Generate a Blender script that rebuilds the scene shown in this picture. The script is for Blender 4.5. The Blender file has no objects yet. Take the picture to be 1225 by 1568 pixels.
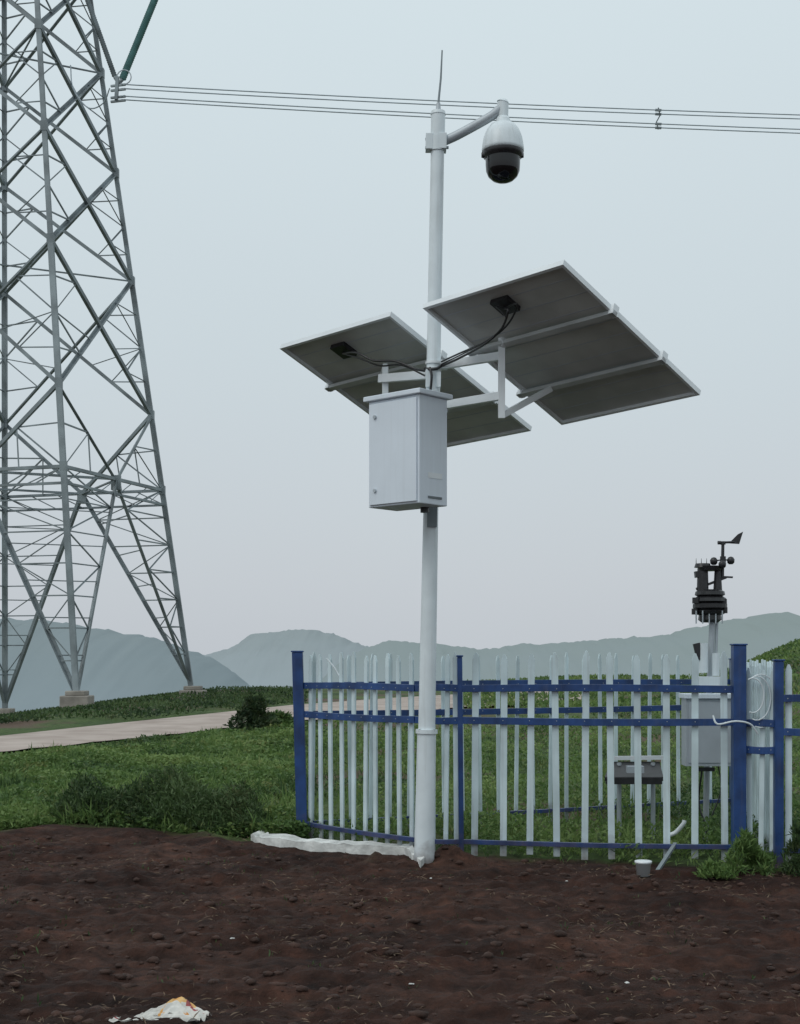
import bpy, bmesh, math, random
import numpy as np
from mathutils import Vector, noise, Matrix
random.seed(7); rng=np.random.default_rng(7)
F=2100.0; CX=612.5; HY=1010.0; CZ=1.45
scene=bpy.context.scene
def P(px,py,d): return Vector(((px-CX)*d/F, d, CZ+(HY-py)*d/F))

# ---------------------------------------------------------------- materials
def mat(name,col,rough=.6,metal=0.,var=.12,scale=6.,bump=0.,bscale=40.,col2=None,detail=5.,spec=.5,grime=0.):
    m=bpy.data.materials.new(name); m.use_nodes=True; nt=m.node_tree; N=nt.nodes; L=nt.links
    b=N['Principled BSDF']; b.inputs['Roughness'].default_value=rough; b.inputs['Metallic'].default_value=metal
    b.inputs['Specular IOR Level'].default_value=spec
    g=N.new('ShaderNodeNewGeometry'); n=N.new('ShaderNodeTexNoise'); n.inputs['Scale'].default_value=scale; n.inputs['Detail'].default_value=detail
    L.new(g.outputs['Position'],n.inputs['Vector'])
    r=N.new('ShaderNodeValToRGB'); r.color_ramp.elements[0].position=.32; r.color_ramp.elements[1].position=.68
    c2=col2 if col2 else tuple(min(1,c*(1+var)) for c in col)
    c1=col if col2 else tuple(c*(1-var) for c in col)
    r.color_ramp.elements[0].color=(*c1,1); r.color_ramp.elements[1].color=(*c2,1)
    L.new(n.outputs['Fac'],r.inputs['Fac']); col_out=r.outputs['Color']
    if grime>0:
        # rain streaks (noise stretched along the vertical) and soil splashed on the lowest 30 cm
        mp=N.new('ShaderNodeMapping'); mp.inputs['Scale'].default_value=(30,30,1.6); L.new(g.outputs['Position'],mp.inputs['Vector'])
        n3=N.new('ShaderNodeTexNoise'); n3.inputs['Scale'].default_value=1; n3.inputs['Detail'].default_value=6; L.new(mp.outputs[0],n3.inputs['Vector'])
        mr=N.new('ShaderNodeMapRange'); mr.inputs['From Min'].default_value=.52; mr.inputs['From Max'].default_value=.8; mr.inputs['To Max'].default_value=grime; L.new(n3.outputs['Fac'],mr.inputs['Value'])
        mx=N.new('ShaderNodeMix'); mx.data_type='RGBA'; L.new(mr.outputs[0],mx.inputs[0]); L.new(col_out,mx.inputs[6]); mx.inputs[7].default_value=(.22,.20,.17,1)
        s=N.new('ShaderNodeSeparateXYZ'); L.new(g.outputs['Position'],s.inputs[0])
        n4=N.new('ShaderNodeTexNoise'); n4.inputs['Scale'].default_value=14; n4.inputs['Detail'].default_value=5; L.new(g.outputs['Position'],n4.inputs['Vector'])
        a1=N.new('ShaderNodeMath'); a1.operation='MULTIPLY_ADD'; a1.inputs[1].default_value=-.35; L.new(n4.outputs['Fac'],a1.inputs[0]); L.new(s.outputs['Z'],a1.inputs[2])
        m2=N.new('ShaderNodeMapRange'); m2.inputs['From Min'].default_value=.02; m2.inputs['From Max'].default_value=-.18; m2.inputs['To Min'].default_value=0; m2.inputs['To Max'].default_value=.7; L.new(a1.outputs[0],m2.inputs['Value'])
        mx2=N.new('ShaderNodeMix'); mx2.data_type='RGBA'; L.new(m2.outputs[0],mx2.inputs[0]); L.new(mx.outputs[2],mx2.inputs[6]); mx2.inputs[7].default_value=(.10,.055,.038,1)
        col_out=mx2.outputs[2]
    L.new(col_out,b.inputs['Base Color'])
    if bump>0:
        n2=N.new('ShaderNodeTexNoise'); n2.inputs['Scale'].default_value=bscale; n2.inputs['Detail'].default_value=6
        L.new(g.outputs['Position'],n2.inputs['Vector'])
        bp=N.new('ShaderNodeBump'); bp.inputs['Strength'].default_value=bump; bp.inputs['Distance'].default_value=.02
        L.new(n2.outputs['Fac'],bp.inputs['Height']); L.new(bp.outputs['Normal'],b.inputs['Normal'])
    return m
M={}
M['white']=mat('white_paint',(.72,.79,.82),.38,0,.07,5,grime=.3)
M['picket']=mat('picket_white_plastic',(.58,.70,.73),.35,0,.18,3,grime=.35)
M['boxw']=mat('enclosure_paint',(.72,.79,.86),.42,0,.05,2.5,grime=.08)
M['blue']=mat('blue_paint',(.014,.052,.175),.42,0,.35,7,grime=.12)
M['steel']=mat('galvanised_steel',(.20,.235,.25),.55,.2,.35,1.3)
M['steel2']=mat('galvanised_steel_light',(.42,.46,.49),.5,.3,.15,3)
M['black']=mat('black_plastic',(.018,.018,.02),.35,0,.3,20)
M['glass']=mat('dark_dome_glass',(.006,.006,.007),.08,0,.1,20)
M['back']=mat('panel_back_sheet',(.50,.52,.50),.5,0,.2,2.2)
M['cell']=mat('solar_cell_glass',(.012,.017,.04),.1,0,.2,6)
M['frame']=mat('aluminium_frame',(.74,.78,.80),.4,.1,.05,4)
M['rail']=mat('mounting_rail',(.52,.54,.54),.5,.2,.12,4)
M['concrete']=mat('concrete',(.27,.25,.22),.9,0,.25,2.5,.5,30)
M['curb']=mat('whitewashed_concrete',(.62,.63,.61),.8,0,.3,9,.5,30)
M['wire']=mat('conductor_aluminium',(.36,.42,.46),.5,.2,.1,3)
M['teal']=mat('composite_insulator',(.12,.26,.255),.5,0,.2,4)
M['grey']=mat('grey_equipment',(.42,.46,.50),.5,0,.08,4)
M['road']=mat('packed_dirt_road',(.31,.25,.215),.95,0,.2,1.2,.4,14,col2=(.45,.38,.335))
M['straw']=mat('dry_straw',(.15,.105,.07),.9,0,.5,30)
M['clod']=mat('soil_clod',(.046,.0215,.0145),.85,0,.45,12,.5,60)

def leafmat(name,c1,c2,c3):
    m=bpy.data.materials.new(name); m.use_nodes=True; nt=m.node_tree; N=nt.nodes; L=nt.links
    b=N['Principled BSDF']; b.inputs['Roughness'].default_value=.55; b.inputs['Specular IOR Level'].default_value=.3
    a=N.new('ShaderNodeAttribute'); a.attribute_name='tone'
    g=N.new('ShaderNodeNewGeometry'); n=N.new('ShaderNodeTexNoise'); n.inputs['Scale'].default_value=.55; n.inputs['Detail'].default_value=6
    L.new(g.outputs['Position'],n.inputs['Vector'])
    ad=N.new('ShaderNodeMath'); ad.operation='MULTIPLY_ADD'; ad.inputs[1].default_value=.5
    L.new(a.outputs['Fac'],ad.inputs[0])
    sc=N.new('ShaderNodeMath'); sc.operation='MULTIPLY_ADD'; sc.inputs[1].default_value=3.0; sc.inputs[2].default_value=-1.2
    L.new(n.outputs['Fac'],sc.inputs[0]); L.new(sc.outputs[0],ad.inputs[2])
    r=N.new('ShaderNodeValToRGB'); e=r.color_ramp.elements; e[0].position=.05; e[0].color=(*c1,1); e[1].position=.95; e[1].color=(*c3,1)
    k=e.new(.5); k.color=(*c2,1)
    L.new(ad.outputs[0],r.inputs['Fac'])
    # yellowed and brown leaves among the green
    n5=N.new('ShaderNodeTexNoise'); n5.inputs['Scale'].default_value=1.6; n5.inputs['Detail'].default_value=7; n5.inputs['Roughness'].default_value=.7; L.new(g.outputs['Position'],n5.inputs['Vector'])
    a5=N.new('ShaderNodeMath'); a5.operation='MULTIPLY_ADD'; a5.inputs[1].default_value=.25; L.new(a.outputs['Fac'],a5.inputs[0]); L.new(n5.outputs['Fac'],a5.inputs[2])
    m5=N.new('ShaderNodeMapRange'); m5.inputs['From Min'].default_value=.70; m5.inputs['From Max'].default_value=.86; m5.inputs['To Max'].default_value=.6; L.new(a5.outputs[0],m5.inputs['Value'])
    x5=N.new('ShaderNodeMix'); x5.data_type='RGBA'; L.new(m5.outputs[0],x5.inputs[0]); L.new(r.outputs['Color'],x5.inputs[6]); x5.inputs[7].default_value=(c2[0]*1.9,c2[1]*1.0,c2[2]*1.3,1)
    L.new(x5.outputs[2],b.inputs['Base Color'])
    t=N.new('ShaderNodeBsdfTranslucent'); L.new(x5.outputs[2],t.inputs['Color'])
    mx=N.new('ShaderNodeMixShader'); mx.inputs[0].default_value=.3
    L.new(b.outputs[0],mx.inputs[1]); L.new(t.outputs[0],mx.inputs[2]); L.new(mx.outputs[0],N['Material Output'].inputs['Surface'])
    return m
M['leaf']=leafmat('weed_leaves',(.046,.088,.032),(.105,.185,.052),(.19,.275,.085))
M['leafd']=leafmat('weed_leaves_dark',(.018,.038,.017),(.048,.088,.031),(.095,.15,.055))

# ---------------------------------------------------------------- mesh builder
class MB:
    def __init__(s): s.v=[];s.f=[];s.m=[];s.mats=[];s.sm=[]
    def mi(s,k):
        if k not in s.mats: s.mats.append(k)
        return s.mats.index(k)
    def add(s,vs,fs,k,smooth=False):
        o=len(s.v); s.v+= [tuple(v) for v in vs]
        mi=s.mi(k)
        for f in fs: s.f.append(tuple(i+o for i in f)); s.m.append(mi); s.sm.append(smooth)
    def prism(s,q,off,k):
        q=[Vector(a) for a in q]; off=Vector(off); n=len(q)
        vs=q+[a+off for a in q]
        fs=[tuple(range(n)),tuple(range(2*n-1,n-1,-1))]+[(i,i+n,(i+1)%n+n,(i+1)%n) for i in range(n)]
        s.add(vs,fs,k)
    def box(s,lo,hi,k):
        x0,y0,z0=lo;x1,y1,z1=hi
        s.prism([(x0,y0,z0),(x1,y0,z0),(x1,y1,z0),(x0,y1,z0)],(0,0,z1-z0),k)
    def beam(s,a,b,w,h,k,up=(0,0,1)):
        a=Vector(a);b=Vector(b);d=(b-a)
        if d.length<1e-6: return
        d.normalize(); u=Vector(up)
        if abs(d.dot(u))>.95: u=Vector((0,1,0))
        sx=d.cross(u).normalized(); sy=sx.cross(d).normalized()
        q=[a+sx*w/2+sy*h/2,a-sx*w/2+sy*h/2,a-sx*w/2-sy*h/2,a+sx*w/2-sy*h/2]
        s.prism(q,b-a,k)
    def angle(s,a,b,w,k,up=(0,0,1)):
        # L-section steel angle
        a=Vector(a);b=Vector(b);d=(b-a)
        if d.length<1e-6: return
        d.normalize(); u=Vector(up)
        if abs(d.dot(u))>.95: u=Vector((0,1,0))
        sx=d.cross(u).normalized(); sy=sx.cross(d).normalized(); t=w*.18
        q=[(0,0),(w,0),(w,t),(t,t),(t,w),(0,w)]
        q=[a+sx*(x-w/2)+sy*(y-w/2) for x,y in q]
        n=6; vs=q+[p+(b-a) for p in q]
        fs=[(i,i+n,(i+1)%n+n,(i+1)%n) for i in range(n)]
        s.add(vs,fs,k)
    def tube(s,a,b,r0,r1,k,n=14,cap=True,smooth=True):
        s.path([a,b],[r0,r1],k,n,cap,smooth)
    def path(s,pts,rs,k,n=10,cap=True,smooth=True):
        pts=[Vector(p) for p in pts]
        if not hasattr(rs,'__len__'): rs=[rs]*len(pts)
        vs=[];u=None
        for i,p in enumerate(pts):
            d=(pts[min(i+1,len(pts)-1)]-pts[max(i-1,0)]).normalized()
            if u is None:
                u=Vector((0,0,1)) if abs(d.z)<.9 else Vector((1,0,0))
            sx=d.cross(u).normalized(); sy=sx.cross(d).normalized(); u=sy
            for j in range(n):
                t=2*math.pi*j/n; vs.append(p+(sx*math.cos(t)+sy*math.sin(t))*rs[i])
        fs=[]
        for i in range(len(pts)-1):
            for j in range(n):
                fs.append((i*n+j,i*n+(j+1)%n,(i+1)*n+(j+1)%n,(i+1)*n+j))
        s.add(vs,fs,k,smooth)
        if cap:
            s.add(vs[:n],[tuple(range(n-1,-1,-1))],k); s.add(vs[-n:],[tuple(range(n))],k)
    def lathe(s,c,prof,k,n=32,smooth=True):
        c=Vector(c)
        vs=[]
        for r,z in prof:
            for j in range(n):
                t=2*math.pi*j/n; vs.append(c+Vector((r*math.cos(t),r*math.sin(t),z)))
        fs=[]
        for i in range(len(prof)-1):
            for j in range(n):
                fs.append((i*n+j,i*n+(j+1)%n,(i+1)*n+(j+1)%n,(i+1)*n+j))
        s.add(vs,fs,k,smooth)
    def obj(s,name,parent=None,bevel=0):
        me=bpy.data.meshes.new(name); me.from_pydata(s.v,[],s.f); 
        for k in s.mats: me.materials.append(M[k])
        me.polygons.foreach_set('material_index',s.m); me.polygons.foreach_set('use_smooth',s.sm)
        bm=bmesh.new(); bm.from_mesh(me); bmesh.ops.recalc_face_normals(bm,faces=bm.faces); bm.to_mesh(me); bm.free()
        me.update(); o=bpy.data.objects.new(name,me); scene.collection.objects.link(o)
        if bevel>0:
            md=o.modifiers.new('bevel','BEVEL'); md.width=bevel; md.segments=2; md.limit_method='ANGLE'
        if parent: o.parent=parent
        return o
def empty(name,loc=(0,0,0)):
    e=bpy.data.objects.new(name,None); scene.collection.objects.link(e); e.empty_display_size=.2
    return e
def smooth_pts(pts,n=6):
    pts=[Vector(p) for p in pts]; out=[]
    q=[pts[0]*2-pts[1]]+pts+[pts[-1]*2-pts[-2]]
    for i in range(1,len(q)-2):
        for k in range(n):
            t=k/n; a,b,c,d=q[i-1],q[i],q[i+1],q[i+2]
            out.append(.5*((2*b)+(c-a)*t+(2*a-5*b+4*c-d)*t*t+(3*b-a-3*c+d)*t**3))
    out.append(pts[-1]); return out

# ---------------------------------------------------------------- terrain
def sm(t): t=min(1,max(0,t)); return t*t*(3-2*t)
SBX=[-9,-3.6,-2.94,-2.2,-1.18,-.5,.13,1.3,2.3,2.65,6]; SBY=[11.0,11.2,11.8,11.5,10.9,10.6,10.2,9.85,9.5,9.3,8.9]
def soil_edge(x): return float(np.interp(x,SBX,SBY))
def H(x,y):
    z=0
    z+=sm((y-26)/10)*min(.2,max(-1.6,.25+.125*(x+7.05)))
    if y>1:
        z+=2.15*sm((x/y-.205)/.12)*sm((y-30)/30)
    z+=.25*sm((x-4)/6)*sm((y-20)/20)
    yE=np.interp(x,[-40,-8,0,10,18,40],[54,56,66,80,66,80])
    z-=26*sm((y-yE)/70)
    return z
def Hn(x,y):
    z=H(x,y)
    if y<14 and abs(x)<8:
        e=soil_edge(x)
        k=1 if y<e-.35 else .4
        z+=k*(.05*noise.noise(Vector((x*1.1,y*1.6,0)))+.034*noise.noise(Vector((x*4,y*6,3)))+.022*noise.noise(Vector((x*13,y*14,9)))+.015*abs(noise.noise(Vector((x*30,y*30,5)))))
        n1=noise.noise(Vector((x*8,y*8,44)))
        if n1>.17: z+=k*.05*(n1-.17)
        z+=k*.028*noise.noise(Vector((x*.8,y*6.5,20)))   # tillage ridges
        w=1-sm((x+1.5)/.3)
        z+=w*.06*math.exp(-((y-(e-.15))/.22)**2)*(.6+noise.noise(Vector((x*2.3,y,7))))
        # heap of spoil beside the pole foot
        z+=.10*math.exp(-((x-.38)/.13)**2-((y-9.75)/.14)**2)
    elif y<60: z+=.05*noise.noise(Vector((x*.5,y*.5,0)))
    return z
def grow(a,step,f,lim):
    out=[];x=a
    while x<lim:
        step*=f; x+=step; out.append(x)
    return out
pos=grow(3.3,.034,1.055,2200)
xs=np.array([-p for p in pos[::-1]]+list(np.arange(-3.3,3.301,.03))+pos)
ys=np.array([-30,-15,-6,-2,1,3,4,4.6]+list(np.arange(4.9,12.2,.034))+grow(12.2,.04,1.022,3200))
nx,ny=len(xs),len(ys)
V=np.zeros((ny,nx,3)); V[:,:,0]=xs[None,:]; V[:,:,1]=ys[:,None]
soil=np.zeros((ny,nx),dtype=np.float32)
for j,y in enumerate(ys):
    for i,x in enumerate(xs):
        V[j,i,2]=Hn(x,y)
        if y<16:
            e=soil_edge(x)+.25*noise.noise(Vector((x*1.7,y*1.7,30)))+.12*noise.noise(Vector((x*7,y*7,31)))
            soil[j,i]=sm((e-y)/.3+.5)
idx=np.arange(nx*ny).reshape(ny,nx)
faces=np.stack([idx[:-1,:-1],idx[:-1,1:],idx[1:,1:],idx[1:,:-1]],-1).reshape(-1,4)
me=bpy.data.meshes.new('ground'); me.from_pydata(V.reshape(-1,3).tolist(),[],faces.tolist())
at=me.attributes.new('soil','FLOAT','POINT'); at.data.foreach_set('value',soil.reshape(-1))
me.polygons.foreach_set('use_smooth',[True]*len(me.polygons))
gm=bpy.data.materials.new('ground_soil_and_grass'); gm.use_nodes=True; nt=gm.node_tree; N=nt.nodes; L=nt.links
b=N['Principled BSDF']; b.inputs['Roughness'].default_value=.82; b.inputs['Specular IOR Level'].default_value=.2
g=N.new('ShaderNodeNewGeometry')
def nz(sc,det=6,src=None,rough=.55):
    n=N.new('ShaderNodeTexNoise'); n.inputs['Scale'].default_value=sc; n.inputs['Detail'].default_value=det; n.inputs['Roughness'].default_value=rough
    L.new(src or g.outputs['Position'],n.inputs['Vector']); return n
def ramp(fac,els):
    r=N.new('ShaderNodeValToRGB'); e=r.color_ramp.elements
    e[0].position,e[0].color=els[0][0],(*els[0][1],1); e[1].position,e[1].color=els[-1][0],(*els[-1][1],1)
    for p,c in els[1:-1]: k=e.new(p); k.color=(*c,1)
    L.new(fac,r.inputs['Fac']); return r
def mixc(f,a,bb,t='MIX'):
    m=N.new('ShaderNodeMix'); m.data_type='RGBA'; m.blend_type=t
    if isinstance(f,float): m.inputs[0].default_value=f
    else: L.new(f,m.inputs[0])
    L.new(a,m.inputs[6]); L.new(bb,m.inputs[7]); return m.outputs[2]
s1=ramp(nz(.8).outputs['Fac'],[(.3,(.027,.0115,.008)),(.5,(.051,.0235,.0165)),(.7,(.084,.043,.031))])
s2=ramp(nz(9,10,rough=.68).outputs['Fac'],[(.3,(.4,.38,.37)),(.52,(1,1,1)),(.75,(1.8,1.65,1.55))])
soilc=mixc(1.0,s1.outputs['Color'],s2.outputs['Color'],'MULTIPLY')
mpg=N.new('ShaderNodeMapping'); mpg.inputs['Scale'].default_value=(.8,4.5,4); mpg.inputs['Rotation'].default_value=(0,0,.12); L.new(g.outputs['Position'],mpg.inputs['Vector'])
s4=ramp(nz(1.6,8,mpg.outputs[0],.65).outputs['Fac'],[(.32,(.5,.48,.47)),(.55,(1.05,1.05,1.05)),(.75,(1.65,1.55,1.5))])
soilc=mixc(1.0,soilc,s4.outputs['Color'],'MULTIPLY')
s3=ramp(nz(3.2,9,rough=.72).outputs['Fac'],[(.59,(0,0,0)),(.73,(.6,.6,.6))])
pl_=N.new('ShaderNodeRGB'); pl_.outputs[0].default_value=(.080,.064,.046,1)
soilc=mixc(s3.outputs['Color'],soilc,pl_.outputs[0])
g1=ramp(nz(.35,7).outputs['Fac'],[(.3,(.035,.062,.022)),(.5,(.07,.115,.036)),(.68,(.12,.15,.062))])
g2=ramp(nz(9,8).outputs['Fac'],[(.3,(.5,.5,.5)),(.75,(1.4,1.4,1.3))])
grc=mixc(1.0,g1.outputs['Color'],g2.outputs['Color'],'MULTIPLY')
pm=ramp(nz(.22,6).outputs['Fac'],[(.50,(0,0,0)),(.58,(1,1,1))])
br=N.new('ShaderNodeRGB'); br.outputs[0].default_value=(.12,.085,.062,1)
grc=mixc(pm.outputs['Color'],grc,br.outputs[0])
a=N.new('ShaderNodeAttribute'); a.attribute_name='soil'
near=mixc(a.outputs['Fac'],grc,soilc)
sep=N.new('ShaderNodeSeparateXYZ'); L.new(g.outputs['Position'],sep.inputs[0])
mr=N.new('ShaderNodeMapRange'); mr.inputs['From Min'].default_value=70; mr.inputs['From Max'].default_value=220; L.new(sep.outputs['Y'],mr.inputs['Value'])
fc=N.new('ShaderNodeRGB'); fc.outputs[0].default_value=(.19,.235,.245,1)  # blue-grey distance haze, mixed into the ground colour along Y
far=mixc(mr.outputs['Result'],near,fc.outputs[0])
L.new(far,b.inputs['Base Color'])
bp=N.new('ShaderNodeBump'); bp.inputs['Strength'].default_value=1.0; bp.inputs['Distance'].default_value=.045
L.new(nz(17,10,rough=.7).outputs['Fac'],bp.inputs['Height']); L.new(bp.outputs['Normal'],b.inputs['Normal'])
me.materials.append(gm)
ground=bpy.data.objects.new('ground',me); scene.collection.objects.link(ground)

def G(px,py):
    d=F*CZ/(py-HY)
    for _ in range(30):
        x=(px-CX)*d/F; d=.5*d+.5*F*(CZ-H(x,d))/(py-HY)
    return Vector(((px-CX)*d/F,d,H((px-CX)*d/F,d)))

# ---------------------------------------------------------------- road
nr=[(-400,1206),(-150,1176),(0,1156),(150,1140),(300,1124),(450,1107),(600,1094),(720,1085),(900,1075)]
fr=[(-400,1170),(-150,1147),(0,1131),(150,1114),(300,1098),(450,1082),(600,1071),(720,1064),(900,1058)]
rv=[];rf=[];nn=90;nc=8
for i in range(nn+1):
    px=-400+1300*i/nn
    a1=G(px,float(np.interp(px,[p[0] for p in nr],[p[1] for p in nr]))); a2=G(px,float(np.interp(px,[p[0] for p in fr],[p[1] for p in fr])))
    a1.x+=.15*noise.noise(Vector((i*.4,0,0))); a1.y+=.7*noise.noise(Vector((i*.5,4,0)))
    for c in range(nc+1):
        p=a1.lerp(a2,c/nc); e=.03+.03*math.sin(math.pi*c/nc)
        rv.append((p.x,p.y,H(p.x,p.y)+e+.02))
for i in range(nn):
    for c in range(nc):
        q=i*(nc+1)+c; rf.append((q,q+nc+1,q+nc+2,q+1))
mb=MB(); mb.add(rv,rf,'road',True); mb.obj('dirt_road')

# ---------------------------------------------------------------- hills
def hillmat(name,lo,hi,z0,z1):  # haze painted into the hill base colour, blended from foot to crest
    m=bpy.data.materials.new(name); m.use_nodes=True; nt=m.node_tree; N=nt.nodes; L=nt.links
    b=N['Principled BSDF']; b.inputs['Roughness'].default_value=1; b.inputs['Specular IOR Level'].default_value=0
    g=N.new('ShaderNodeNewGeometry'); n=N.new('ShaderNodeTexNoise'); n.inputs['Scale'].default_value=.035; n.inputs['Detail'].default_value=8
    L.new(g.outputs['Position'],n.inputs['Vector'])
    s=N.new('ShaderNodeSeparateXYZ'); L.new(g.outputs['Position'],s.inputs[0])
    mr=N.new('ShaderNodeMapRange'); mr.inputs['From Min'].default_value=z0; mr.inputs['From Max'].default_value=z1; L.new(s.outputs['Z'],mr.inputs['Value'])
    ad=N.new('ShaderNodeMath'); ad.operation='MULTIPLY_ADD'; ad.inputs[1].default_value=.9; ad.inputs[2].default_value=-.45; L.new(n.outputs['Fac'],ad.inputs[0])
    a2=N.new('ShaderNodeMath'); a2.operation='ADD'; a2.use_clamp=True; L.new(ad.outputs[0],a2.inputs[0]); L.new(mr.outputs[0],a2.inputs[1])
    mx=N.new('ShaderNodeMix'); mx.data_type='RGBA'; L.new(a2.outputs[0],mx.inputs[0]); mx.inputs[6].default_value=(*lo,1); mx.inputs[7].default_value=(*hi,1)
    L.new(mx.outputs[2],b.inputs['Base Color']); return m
def hill(prof,dist,m,jag=.5,seed=0,depth=200,trees=()):
    X=[(p[0]-CX)*dist/F for p in prof]; Z=[CZ+(HY-p[1])*dist/F for p in prof]
    xa=np.arange(X[0],X[-1],.9); rows=22; vs=[];fs=[]
    for r in range(rows):
        t=r/(rows-1); 
        y=dist-depth+depth*1.35*t
        k=sm(t*1.35) if t*1.35<1 else 1-.5*sm((t*1.35-1)/.35)
        for x in xa:
            c=(float(np.interp(x-5,X,Z))+float(np.interp(x,X,Z))*2+float(np.interp(x+5,X,Z)))/4
            nzv=noise.fractal(Vector((x*.02,y*.02,seed)),.9,2.1,5)
            j=abs(noise.noise(Vector((x*.5,y*.3,seed+5))))*jag*2+abs(noise.noise(Vector((x*.13,y*.1,seed+8))))*jag*2.2
            wz=-24+(c+24)*k+ (2.2*nzv*(1-abs(2*k-1))*1.5 if k<1 else 0)+ j*(.3+.7*k) - jag*1.0
            for (tx,th,tw) in trees:
                xt=(tx-CX)*dist/F
                if abs(x-xt)<tw and k>.95: wz+=th*(1-(abs(x-xt)/tw)**2)
            vs.append((x,y,wz))
    n=len(xa)
    for r in range(rows-1):
        for i in range(n-1): fs.append((r*n+i,r*n+i+1,(r+1)*n+i+1,(r+1)*n+i))
    me=bpy.data.meshes.new('hill'); me.from_pydata(vs,[],fs); me.materials.append(m)
    me.polygons.foreach_set('use_smooth',[True]*len(me.polygons))
    o=bpy.data.objects.new('hill',me); scene.collection.objects.link(o)
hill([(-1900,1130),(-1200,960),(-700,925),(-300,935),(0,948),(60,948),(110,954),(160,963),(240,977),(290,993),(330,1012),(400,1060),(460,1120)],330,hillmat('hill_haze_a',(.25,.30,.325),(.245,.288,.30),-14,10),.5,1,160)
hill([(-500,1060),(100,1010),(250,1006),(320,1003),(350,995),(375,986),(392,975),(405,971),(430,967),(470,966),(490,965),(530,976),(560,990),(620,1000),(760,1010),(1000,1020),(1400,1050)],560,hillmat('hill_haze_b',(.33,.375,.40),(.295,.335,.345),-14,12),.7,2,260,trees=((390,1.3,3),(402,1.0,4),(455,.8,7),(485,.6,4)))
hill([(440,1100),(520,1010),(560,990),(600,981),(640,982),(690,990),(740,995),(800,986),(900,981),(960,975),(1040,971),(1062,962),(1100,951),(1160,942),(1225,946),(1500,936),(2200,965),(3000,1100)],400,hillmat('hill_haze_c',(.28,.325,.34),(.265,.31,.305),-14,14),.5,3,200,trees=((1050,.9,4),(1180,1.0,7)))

# ---------------------------------------------------------------- lattice tower
tw=MB(); ST='steel'
def tc(z): return Vector((-11.9-.026*z,45,0))
offs=[Vector((4.75,2.4,0)),Vector((2.4,-4.65,0)),Vector((-4.65,-2.4,0)),Vector((-2.4,4.65,0))]
def leg(i,z):
    s=1-.0235*z if z<27 else .3655-.004*(z-27)
    c=tc(z); o=offs[i%4]; return Vector((c.x+o.x*s,c.y+o.y*s,z))
ZB=7.25
ground_z=[H(leg(i,0).x,leg(i,0).y) for i in range(4)]
def seg(a_,b_,w): tw.angle(a_,b_,w*(.84 if w>.08 else .75),ST)
for i in range(4):
    zs=[ground_z[i]+.35,ZB,14.3,21.2,27,36]
    for a_,b_ in zip(zs[:-1],zs[1:]):
        w=.2 if b_<15 else .17
        seg(leg(i,a_),leg(i,b_),w)
def lerp(a,b,t): return a+(b-a)*t
levels=[9.8,14.3,17.9,21.2,24.2,27]
for i in range(4):
    j=(i+1)%4
    bm_=lerp(leg(i,ZB),leg(j,ZB),.5)
    for z_,w in ((ZB,.12),(ZB-.5,.09)): seg(leg(i,z_),leg(j,z_),w)
    for q in range(6):
        a_=lerp(leg(i,ZB),leg(j,ZB),q/6); b_=lerp(leg(i,ZB-.5),leg(j,ZB-.5),(q+1)/6)
        seg(a_,b_,.045)
    for l in (i,j):
        seg(leg(l,9.8),bm_,.13)
        m_=lerp(leg(l,9.8),bm_,.5); seg(m_,leg(l,8.6),.06); seg(m_,leg(l,ZB),.06); seg(m_,lerp(leg(l,ZB),bm_,.5),.06)
    for za,zb in zip(levels[:-1],levels[1:]):
        A_,B_,C_,D_=leg(i,za),leg(j,za),leg(j,zb),leg(i,zb)
        seg(A_,C_,.14); seg(B_,D_,.14)
        wa=(A_-B_).length; wb=(C_-D_).length; k=wa/(wa+wb)
        X=lerp(A_,C_,k)
        for l,lo,hi in ((i,A_,D_),(j,B_,C_)):
            m0=lerp(lo,X,.5); m1=lerp(hi,X,.5); zm=lerp(lo,hi,.5)
            q0=lerp(lo,hi,.25); q1=lerp(lo,hi,.75)
            for s_,e_ in ((m0,zm),(m1,zm),(m0,q0),(m1,q1),):
                seg(s_,e_,.055)
            if za<14: seg(lerp(lo,X,.75),zm,.045)
    for l in (i,j):
        zf=ground_z[l]+.5; foot=leg(l,zf); n=7
        seg(bm_,foot,.15)
        for q in range(1,n):
            t=q/n; a_=lerp(leg(l,ZB),foot,t); b_=lerp(bm_,foot,t)
            seg(a_,b_,.055)
            a2=lerp(leg(l,ZB),foot,(q-1)/n); b2=lerp(bm_,foot,(q-1)/n)
            seg(b_,a2,.05) if q%2 else seg(a_,b2,.05)
    nb=lerp(leg(j,ZB),leg((j+1)%4,ZB),.5)
    seg(bm_,nb,.09)
for l in range(4):
    zf=ground_z[l]+.5; foot=leg(l,zf)
    m1=lerp(leg(l,ZB),leg((l+1)%4,ZB),.5); m2=lerp(leg(l,ZB),leg((l+3)%4,ZB),.5)
    for q in range(1,6):
        t=q/6; seg(lerp(m1,foot,t),lerp(m2,foot,t),.045)
for z_ in (14.3,21.2,27):
    seg(leg(0,z_),leg(2,z_),.06); seg(leg(1,z_),leg(3,z_),.06)
for i in range(4): seg(leg(i,27),leg(i+1,27),.085)
for za,zb in ((27,30),(30,33),(33,36)):
    for i in range(4):
        seg(leg(i,za),leg(i+1,zb),.085); seg(leg(i+1,za),leg(i,zb),.085); seg(leg(i,zb),leg(i+1,zb),.085)
tip=P(262,-62,44)
for sgn in (1,-1):
    c=tc(27); tp=Vector((c.x+sgn*(tip.x-c.x),tip.y,tip.z)) 
    for i in range(4):
        for z_ in (24.2,27): 
            seg(leg(i,z_),tp,.1)
    for q in (.3,.55,.8):
        r_=[lerp(leg(i,z_),tp,q) for i in (0,1) for z_ in (24.2,27)]
        for a_ in r_:
            for b_ in r_:
                seg(a_,b_,.05)
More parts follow.
